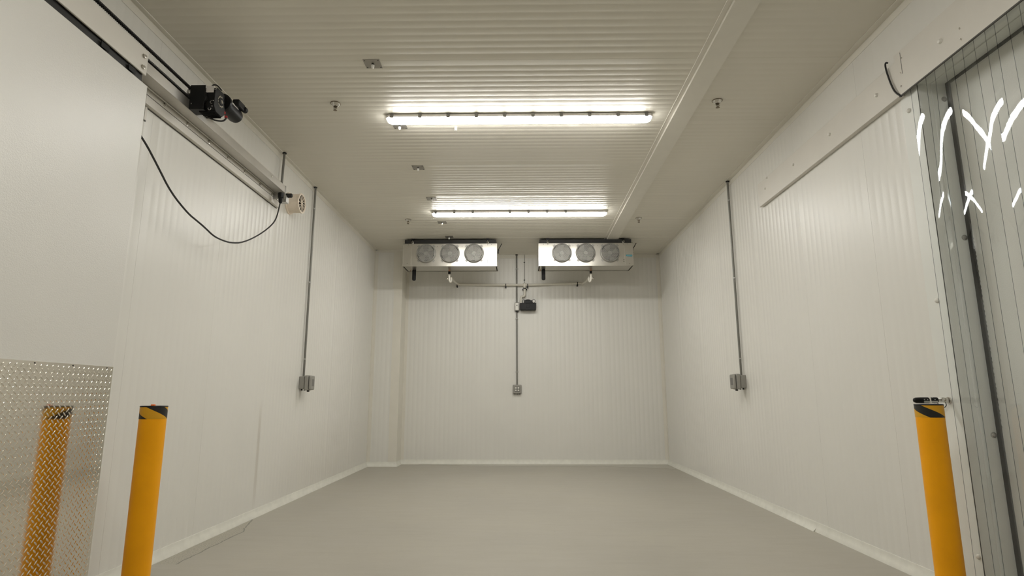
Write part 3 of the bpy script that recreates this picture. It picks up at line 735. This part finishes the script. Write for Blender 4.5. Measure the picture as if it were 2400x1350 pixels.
# ------------------------------------------------------------------ conduits and boxes
def clamp(parent, p, axis, r=0.0135, side=1):
    # two-ear pipe clamp round a vertical pipe; axis: direction of the ears
    mb = MB(); p = Vector(p); e = Vector(axis)
    mb.lathe([(r+0.0025, 0), (r+0.0025, 0.014)], p-Vector((0, 0, 0.007)), (0, 0, 1), 14)
    for s in (-1, 1):
        q = p+e*s*(r+0.010); mb.box(q.x-0.008*abs(e.x)-0.002, q.x+0.008*abs(e.x)+0.002, q.y-0.008*abs(e.y)-0.002, q.y+0.008*abs(e.y)+0.002, q.z-0.005, q.z+0.005)
    return mb.build('clamp', 'galv', parent)
def side_conduit(xw, s, y, zb, ztop, clamps, label, blabel):
    t = thing('conduit', label, 'conduit', (xw, y, zb), None)
    x = xw+s*0.026
    MB().cyl((x, y, zb), (x, y, ztop), 0.0115, seg=14).build('pipe', 'conduit', t)
    MB().lathe([(0.019, 0), (0.019, 0.010)], (x, y, ztop-0.010), (0, 0, 1), 16).build('collar', 'black', t)
    for z in clamps: clamp(t, (x, y, z), (0, 1, 0), 0.0115)
    for z in clamps: pass
    b = thing('switch_box', blabel, 'electrical box', (xw, y, zb-0.07), None)
    x1, x2, x3 = xw, xw+s*0.060, xw+s*0.135
    bx = lambda a, c: (min(a, c), max(a, c))
    mb = MB().box(*bx(x1, x2), y-0.06, y+0.05, zb-0.135, zb); mb.build('mounting_box', 'greybox', b, bevel=0.006)
    mb = MB().box(*bx(x2+s*0.004, x3-s*0.030), y-0.075, y+0.06, zb-0.150, zb+0.012); mb.build('cover', 'greybox', b, bevel=0.010, segs=3)
    mb = MB().box(*bx(x3-s*0.026, x3), y-0.070, y+0.055, zb-0.145, zb+0.008); lid = mb.build('lid', 'greybox', b, bevel=0.012, segs=3)
    mb = MB().box(*bx(x3, x3+s*0.001), y-0.036, y+0.026, zb-0.105, zb-0.030); mb.build('window', 'greyface', lid)
    for dx in (0.015, 0.045): MB().cyl((xw+s*dx, y, zb-0.152), (xw+s*dx, y, zb-0.13), 0.009, seg=12).build('gland', 'dark', b)
    MB().cyl((x3-s*0.05, y, zb-0.165), (x3-s*0.05, y, zb-0.148), 0.014, seg=12).build('gland', 'dark', b)
    return t
side_conduit(XL, 1, 6.455, 1.285, ZC-0.006, (3.20, 2.335, 1.475), 'grey metal conduit running down the left wall', 'grey switch box with window on the left wall')
side_conduit(XR, -1, 6.335, 1.290, ZC-0.006, (3.235, 2.345, 1.465), 'grey metal conduit running down the right wall', 'grey switch box with window on the right wall')
yb = YB-0.022
t = thing('conduit', 'grey metal conduit running down the middle of the back wall', 'conduit', (-0.05, YB, 1.26))
MB().cyl((-0.05, yb, 2.629), (-0.052, yb, ZC-0.006), 0.0125, seg=14).build('pipe', 'conduit', t)
MB().cyl((-0.048, yb, 1.25), (-0.05, yb, 2.486), 0.0115, seg=14).build('pipe', 'conduit', t)
MB().lathe([(0.022, 0), (0.022, 0.010)], (-0.052, yb, ZC-0.016), (0, 0, 1), 16).build('collar', 'black', t)
for z in (3.21, 2.36, 1.47): clamp(t, (-0.05, yb, z), (1, 0, 0), 0.0115)
o = thing('outlet_box', 'grey four socket outlet box on the back wall below the conduit', 'electrical box', (-0.048, YB, 1.19))
mb = MB().box(-0.118, 0.024, YB-0.060, YB, 1.118, 1.262); mb.build('box', 'greybox', o, bevel=0.014, segs=3)
rec = MB().box(-0.090, -0.005, YB-0.0615, YB-0.059, 1.150, 1.232).build('recess', 'greyface', o, bevel=0.004)
for ax_ in (-0.069, -0.026):
    for az in (1.172, 1.210): MB().box(ax_-0.014, ax_+0.014, YB-0.066, YB-0.061, az-0.011, az+0.011).build('socket', 'cap', rec, bevel=0.004)
for ax_ in (-0.085, -0.047, -0.01): MB().cyl((ax_, YB-0.03, 1.108), (ax_, YB-0.03, 1.12), 0.010, seg=12).build('gland', 'dark', o)
o = thing('toggle_box', 'small pale switch box on the back wall left of the pump', 'electrical box', (-0.047, YB, 2.56))
MB().box(-0.086, -0.008, YB-0.055, YB, 2.487, 2.628).build('box', 'greybox', o, bevel=0.006)
fp = MB().box(-0.074, -0.020, YB-0.058, YB-0.054, 2.500, 2.618).build('face_plate', 'cap', o, bevel=0.003)
MB().cyl((-0.047, YB-0.068, 2.578), (-0.047, YB-0.057, 2.578), 0.009, seg=12).build('toggle', 'black', o)
MB().cyl((-0.047, YB-0.03, 2.468), (-0.047, YB-0.03, 2.49), 0.022, seg=16).build('collar', 'dark', o)

# thin cable from ceiling to drain
t = thing('thin_cable', 'thin dark cable clipped down the back wall right of the conduit', 'cable', (0.084, YB, 2.95))
MB().cyl((0.083, YB-0.006, 2.95), (0.087, YB-0.006, ZC), 0.0035, seg=8).build('cord', 'conduit', t)
for z in (3.33, 3.02): MB().box(0.068, 0.092, YB-0.012, YB, z-0.007, z+0.007).build('clip', 'dark', t, bevel=0.002)

# ------------------------------------------------------------------ drain piping on the back wall
py = YB-0.056
dr = thing('drain_pipe', 'white plastic drain piping joining both coolers along the back wall', 'pipe', (0.084, py, 2.93))
MB().tube([(-1.075, py, 2.940), (0.084, py, 2.925)], 0.0185, 14).build('pipe', 'pvc', dr)
MB().tube([(0.084, py, 2.925), (1.065, py, 2.955)], 0.0185, 14).build('pipe', 'pvc', dr)
mb = MB().tube([(0.084, py, 2.955), (0.084, py, 2.885)], 0.024, 14); mb.tube([(0.050, py, 2.925), (0.118, py, 2.926)], 0.0235, 14); mb.build('tee', 'pvc', dr)
MB().tube([(0.084, py, 2.89), (0.084, py, 2.755), (0.075, py, 2.735), (0.03, py, 2.728), (0.022, py, 2.70), (0.022, py, 2.615)], 0.0165, 14).build('pipe', 'pvc', dr)
mb = MB().tube([(0.084, py, 2.775), (0.084, py, 2.750), (0.070, py, 2.733), (0.052, py, 2.731)], 0.022, 14, smooth=1); mb.build('elbow', 'pvc', dr)
mb = MB().box(0.062, 0.106, py-0.025, py+0.02, 2.858, 2.872); mb.cyl((0.045, py, 2.848), (0.062, py, 2.848), 0.013, seg=12); mb.cyl((0.106, py, 2.848), (0.123, py, 2.848), 0.013, seg=12)
mb.build('union', 'black', dr, bevel=0.002)
for x, z in ((-1.060, 2.940), (-0.235, 2.928), (0.135, 2.926), (0.975, 2.953)):
    mb = MB().lathe([(0.022, -0.006), (0.0225, 0), (0.022, 0.006)], (x, py, z), (1, 0, 0), 18); mb.box(x-0.010, x+0.010, py-0.01, YB-0.0005, z-0.048, z-0.020)
    mb.build('clamp', 'black', dr, bevel=0.001)
for cx, s in ((-1.105, 1), (1.115, -1)):
    # trap assembly under each cooler
    y0 = 9.0
    MB().cyl((cx, y0, 2.995), (cx, y0, 3.027), 0.016, seg=14).build('stub', 'copper', dr)
    MB().cyl((cx, y0, 2.960), (cx, y0, 3.005), 0.0195, seg=16).build('coupling', 'black', dr)
    mb = MB().tube([(cx, y0, 2.955), (cx, y0, 2.875), (cx+s*0.008, y0, 2.845), (cx+s*0.022, y0+0.01, 2.838), (cx+s*0.030, y0+0.03, 2.86), (cx+s*0.022, y0+0.06, 2.92), (cx+s*0.02, y0+0.12, 2.935), (cx+s*0.02, y0+0.3, 2.925), (cx+s*0.05, py-0.06, 2.938), (cx+s*0.07, py, 2.942), (cx+s*0.04, py, 2.941)], 0.0145, 12, smooth=2)
    mb.cyl((cx, y0, 2.93), (cx, y0, 2.962), 0.018, seg=14); mb.cyl((cx, y0, 2.875), (cx, y0, 2.905), 0.018, seg=14)
    mb.build('trap', 'pvc', dr)
    MB().lathe([(0.004, -0.021), (0.014, -0.016), (0.0205, -0.006), (0.0205, 0.006), (0.014, 0.016), (0.004, 0.021)], (cx-s*0.026, y0-0.01, 2.885), (0, 0, 1), 16).build('valve_ball', ['chrome'], dr)

# condensate pump
pm = thing('condensate_pump', 'black condensate pump mounted on the back wall below the drain tee', 'pump', (0.14, YB, 2.49))
MB().prism([(0.006, 2.500), (0.016, 2.490), (0.262, 2.490), (0.272, 2.500), (0.275, 2.608), (0.003, 2.608)], 1, YB-0.13, YB-0.005).build('tank', 'black', pm, bevel=0.006)
mb = MB().box(0.070, 0.205, YB-0.115, YB-0.02, 2.608, 2.655); mb.lathe([(0.05, 0), (0.046, 0.012), (0.02, 0.018)], (0.135, YB-0.07, 2.655), (0, 0, 1), 20)
mb.box(0.105, 0.165, YB-0.134, YB-0.13, 2.53, 2.60)
mb.build('motor_cover', 'black', pm, bevel=0.008)
MB().tube([(0.235+0.026*math.cos(2*PI*i/24), YB-0.08, 2.645+0.030*math.sin(2*PI*i/24)) for i in range(24)], 0.0035, 8, closed=True).build('coiled_cord', 'rubber', pm)
MB().cyl((0.228, YB-0.07, 2.640), (0.228, YB-0.062, 2.640), 0.022, seg=20).build('dial', 'cap', pm)
MB().tube([(0.045, YB-0.08, 2.61), (0.05, YB-0.08, 2.66), (0.075, YB-0.08, 2.675), (0.085, YB-0.08, 2.65)], 0.004, 8, smooth=2).build('hose', 'rubber', pm)

# ------------------------------------------------------------------ fan coolers
def hex_guard():
    # perforated disc in the XZ plane facing -Y, centred at the origin
    mb = MB(); s = 0.0088; R = 0.139; t = 0.0025
    w3 = math.sqrt(3)*s
    for q in range(-12, 13):
        for r in range(-12, 13):
            cx = w3*(q+r/2); cz = 1.5*s*r
            if math.hypot(cx, cz) > R-s*0.85: continue
            o = []; i_ = []
            for k in range(6):
                a_ = PI/6+k*PI/3; o.append((cx+s*math.cos(a_), cz+s*math.sin(a_))); i_.append((cx+s*0.64*math.cos(a_), cz+s*0.64*math.sin(a_)))
            vs_ = [(p[0], 0, p[1]) for p in o]+[(p[0], 0, p[1]) for p in i_]+[(p[0], t, p[1]) for p in i_]
            fs = []
            for k in range(6):
                j = (k+1) % 6; fs.append((k, j, 6+j, 6+k)); fs.append((6+k, 6+j, 12+j, 12+k))
            mb.add(vs_, fs)
    return mb
def text_mesh(body, size, name, m, parent, loc, shear=0.25):
    cu = bpy.data.curves.new(name, 'FONT'); cu.body = body; cu.size = size; cu.shear = shear; cu.extrude = 0.0004; cu.align_x = 'CENTER'; cu.align_y = 'CENTER'
    tmp = bpy.data.objects.new('tmp', cu); COL.objects.link(tmp)
    dg = bpy.context.evaluated_depsgraph_get(); me = bpy.data.meshes.new_from_object(tmp.evaluated_get(dg))
    bpy.data.objects.remove(tmp); me.name = name
    me.transform(Matrix.Rotation(PI/2, 4, 'X')); me.materials.clear(); me.materials.append(M[m])
    o = bpy.data.objects.new(name, me); COL.objects.link(o); o.parent = parent; o.location = loc; return o
CW, CH, CD = 1.445, 0.357, 0.40
def make_cooler(loc, label, ang, badge):
    t = thing('fan_cooler', label, 'cooling unit', (0, 0, 0), 'three fan ceiling coolers')
    F3 = (0.357, 0.721, 1.091); zc_ = -0.158
    # casing with three round openings: front sheet built around the openings
    mb = MB()
    mb.box(0, CW, 0.385, CD, -CH, 0); mb.box(0, CW, 0.0, CD, -0.004, 0); mb.box(0, 0.004, 0, CD, -CH, 0); mb.box(CW-0.004, CW, 0, CD, -CH, 0)
    Ro = 0.138; seg = 40
    xs = [0.0, (F3[0]+F3[1])/2, (F3[1]+F3[2])/2, CW]
    for k, fx in enumerate(F3):
        xa, xb = xs[k], xs[k+1]; vs_ = []; fs = []
        for i in range(seg):
            a_ = 2*PI*i/seg; c_, s_ = math.cos(a_), math.sin(a_)
            tx = ((xb-fx) if c_ > 0 else (fx-xa))/max(abs(c_), 1e-6); tz = ((0-zc_) if s_ > 0 else (CH+zc_))/max(abs(s_), 1e-6)
            r = min(tx, tz); vs_.append((fx+Ro*c_, 0, zc_+Ro*s_)); vs_.append((fx+r*c_, 0, zc_+r*s_))
        for i in range(seg): j = (i+1) % seg; fs.append((2*i, 2*i+1, 2*j+1, 2*j))
        # corner fills
        for (sx, sz) in ((xa, 0), (xb, 0), (xb, -CH), (xa, -CH)):
            ca = math.atan2(sz-zc_, sx-fx) % (2*PI); i = int(ca/(2*PI)*seg) % seg; j = (i+1) % seg
            b = len(vs_); vs_.append((sx, 0, sz)); fs.append((2*i+1, b, 2*j+1))
        mb.add(vs_, fs)
        mb.lathe([(Ro, 0), (Ro, 0.06)], (fx, 0.0, zc_), (0, 1, 0), seg) if False else None
    for k in range(0): pass
    cs = mb.build('casing', 'alu', t)
    mb = MB(); mb.box(-0.002, CW+0.002, -0.006, 0.0, -CH-0.004, -CH+0.012); mb.prism([(0.0, -CH-0.002), (0.006, -CH-0.002), (0.37, -CH+0.004), (0.37, -CH+0.012), (0.0, -CH+0.006)], 0, 0.02, CW-0.02)
    mb.build('drain_pan', 'alu', t, bevel=0.001)
    mb = MB()
    for x in (0.125, CW-0.125): mb.box(x-0.0025, x+0.0025, -0.0045, 0, -CH+0.014, -0.004)
    mb.box(0.0, 0.004, -0.004, 0, -CH+0.012, 0); mb.box(CW-0.004, CW, -0.004, 0, -CH+0.012, 0)
    mb.build('seam', 'alu', t)
    for (x, z) in ((0.07, -CH+0.045), (0.08, -0.02), (CW-0.085, -0.02), (0.53, -0.045), (0.905, -0.045), (CW-0.06, -CH+0.03)): MB().lathe([(0.0045, 0), (0.003, 0.003)], (x, 0, z), (0, -1, 0), 8).build('screw', 'dark', t)
    for z in (-CH+0.062, -CH+0.090): MB().lathe([(0.0065, 0), (0.006, 0.002)], (1.300, -0.0005, z), (0, -1, 0), 12).build('knockout', 'black', t)
    for k, fx in enumerate(F3):
        rg = MB(); segs = 40; prof = [(0.152, 0.0), (0.152, -0.004), (0.147, -0.012), (0.143, -0.048), (0.136, -0.050), (0.134, -0.046), (0.138, 0.0)]; vs_ = []
        for r, y in prof:
            for i in range(segs): a_ = 2*PI*i/segs; vs_.append((fx+r*math.cos(a_), y, zc_+r*math.sin(a_)))
        n = len(prof)
        rg.add(vs_, [(q*segs+i, q*segs+(i+1) % segs, ((q+1) % n)*segs+(i+1) % segs, ((q+1) % n)*segs+i) for q in range(n) for i in range(segs)])
        for q in range(4):
            a_ = PI/4+q*PI/2; cx, cz = fx+0.158*math.cos(a_), zc_+0.158*math.sin(a_)
            rg.box(cx-0.020, cx+0.020, -0.004, 0, cz-0.020, cz+0.020, rot=Matrix.Rotation(-a_, 3, 'Y')); rg.lathe([(0.005, 0), (0.004, 0.004)], (cx+0.006*math.cos(a_), -0.004, cz+0.006*math.sin(a_)), (0, -1, 0), 8)
        ring = rg.build('fan_ring', 'guard', t)
        if k == 0 and 'g' not in shared:
            g = hex_guard().build('fan_guard', 'guard', ring, fix=False); shared['g'] = g.data
        else:
            g = bpy.data.objects.new('fan_guard', shared['g']); COL.objects.link(g); g.parent = ring
        g.location = (fx, -0.050, zc_)
        mb = MB(); N = 4
        for q in range(N):
            a0 = ang[k]+q*2*PI/N; vs_ = []; fs = []
            for i in range(6):
                r = 0.030+0.094*i/5
                for j in range(5):
                    w_ = (0.26+0.14*i/5)*(j/4-0.5)*2; dy = 0.030*(j/4-0.5)*2*(1-0.2*i/5)
                    aa = a0+w_; vs_.append((fx+r*math.cos(aa), 0.015+dy, zc_+r*math.sin(aa)))
            for i in range(5):
                for j in range(4): p = i*5+j; fs.append((p, p+1, p+6, p+5))
            mb.add(vs_, fs); mb.add([(v[0], v[1]+0.0012, v[2]) for v in vs_], [f[::-1] for f in fs])
        mb.build('fan_blades', 'blade', t)
        mb = MB().lathe([(0.030, 0), (0.030, 0.05), (0.036, 0.055), (0.036, 0.13)], (fx, -0.012, zc_), (0, 1, 0), 20); mb.lathe([(0.010, 0), (0.009, 0.012)], (fx, -0.012, zc_), (0, -1, 0), 12)
        mb.build('fan_motor', 'guard', t)
        mb = MB().lathe([(Ro, 0.001), (Ro+0.001, 0.14), (0.001, 0.141)], (fx, 0, zc_), (0, 1, 0), 40)
        # open front: inner shroud of the fan
        mb.f = [f for f in mb.f if not (len(f) == 40 and max(f) < 40)]; mb.mi = [0]*len(mb.f)
        mb.build('fan_shroud', 'inside', t, fix=False)
    for x in (0.145, CW-0.145):
        mb = MB().box(x-0.024, x+0.024, 0.02, 0.06, 0.052, 0.082); mb.box(x-0.02, x+0.02, 0.0, 0.05, 0.03, 0.052)
        b = mb.build('hanger_bracket', 'black', t, bevel=0.002)
        mb = MB().tube([(x-0.016, -0.006, 0.035), (x-0.018, -0.008, 0.015), (x, -0.010, -0.010), (x+0.018, -0.008, 0.015), (x+0.016, -0.006, 0.035)], 0.0035, 8, smooth=1); mb.cyl((x, -0.008, -0.035), (x, -0.008, 0.04), 0.004, seg=8)
        mb.build('hook', 'chrome', b)
    mb = MB().box(0.02, CW-0.02, 0.015, 0.36, 0.0, 0.060); mb.build('top_gap_shade', 'dark', t)  # dark block added so the gap above the casing looks shaded
    mb = MB().tube([(CW+0.012, 0.10, -0.125), (CW+0.020, 0.10, -0.090), (CW+0.022, 0.10, -0.060), (CW+0.045, 0.10, -0.030), (CW+0.065, 0.10, 0.015), (CW+0.075, 0.10, 0.018)], 0.006, 8, smooth=1); mb.cyl((CW, 0.10, -0.128), (CW+0.022, 0.10, -0.128), 0.012, seg=12); mb.tube([(CW+0.008, 0.10, -0.12), (CW+0.012, 0.10, -0.07)], 0.005, 8)
    mb.build('side_lever', 'dark', t)
    sx = badge[1]
    MB().lathe([(0.024, 0), (0.030, 0.01), (0.030, 0.15), (0.026, 0.166), (0.012, 0.172)], (sx, 0.28, -CH+0.004), (0, 0, -1), 20).build('insulated_stub', 'foam', t)
    MB().tube([(sx-0.05, 0.27, -CH+0.004), (sx-0.052, 0.27, -CH-0.025)], 0.005, 8).build('drip_nozzle', 'copper', t)
    bx = CW-0.063
    if badge[0] == 'blue':
        bg = MB().prism([(bx-0.048, -0.213), (bx-0.044, -0.187), (bx+0.040, -0.187), (bx+0.048, -0.194), (bx+0.046, -0.213), (bx+0.034, -0.217)], 1, -0.0015, 0).build('badge', 'blue', t)
        bg['label'] = 'blue badge with pale lettering'
        text_mesh('KEEPRITE', 0.0185, 'lettering', 'paleink', bg, (bx-0.001, -0.0020, -0.202))
    else:
        text_mesh('KEEPRITE', 0.0195, 'lettering', 'greyink', t, (bx, -0.0010, -0.200))
        MB().box(bx-0.046, bx+0.044, -0.0008, 0, -0.222, -0.220).build('underline', 'greyink', t)
    t.location = loc
    return t
shared = {}
make_cooler((-1.790, 8.72, 3.386), 'left three fan aluminium cooler with faint grey lettering', (0.9, 1.3, 0.5), ('grey', 0.130))
make_cooler((0.288, 8.72, 3.386), 'right three fan aluminium cooler with blue badge', (0.1, 0.6, 0.35), ('blue', 0.085))
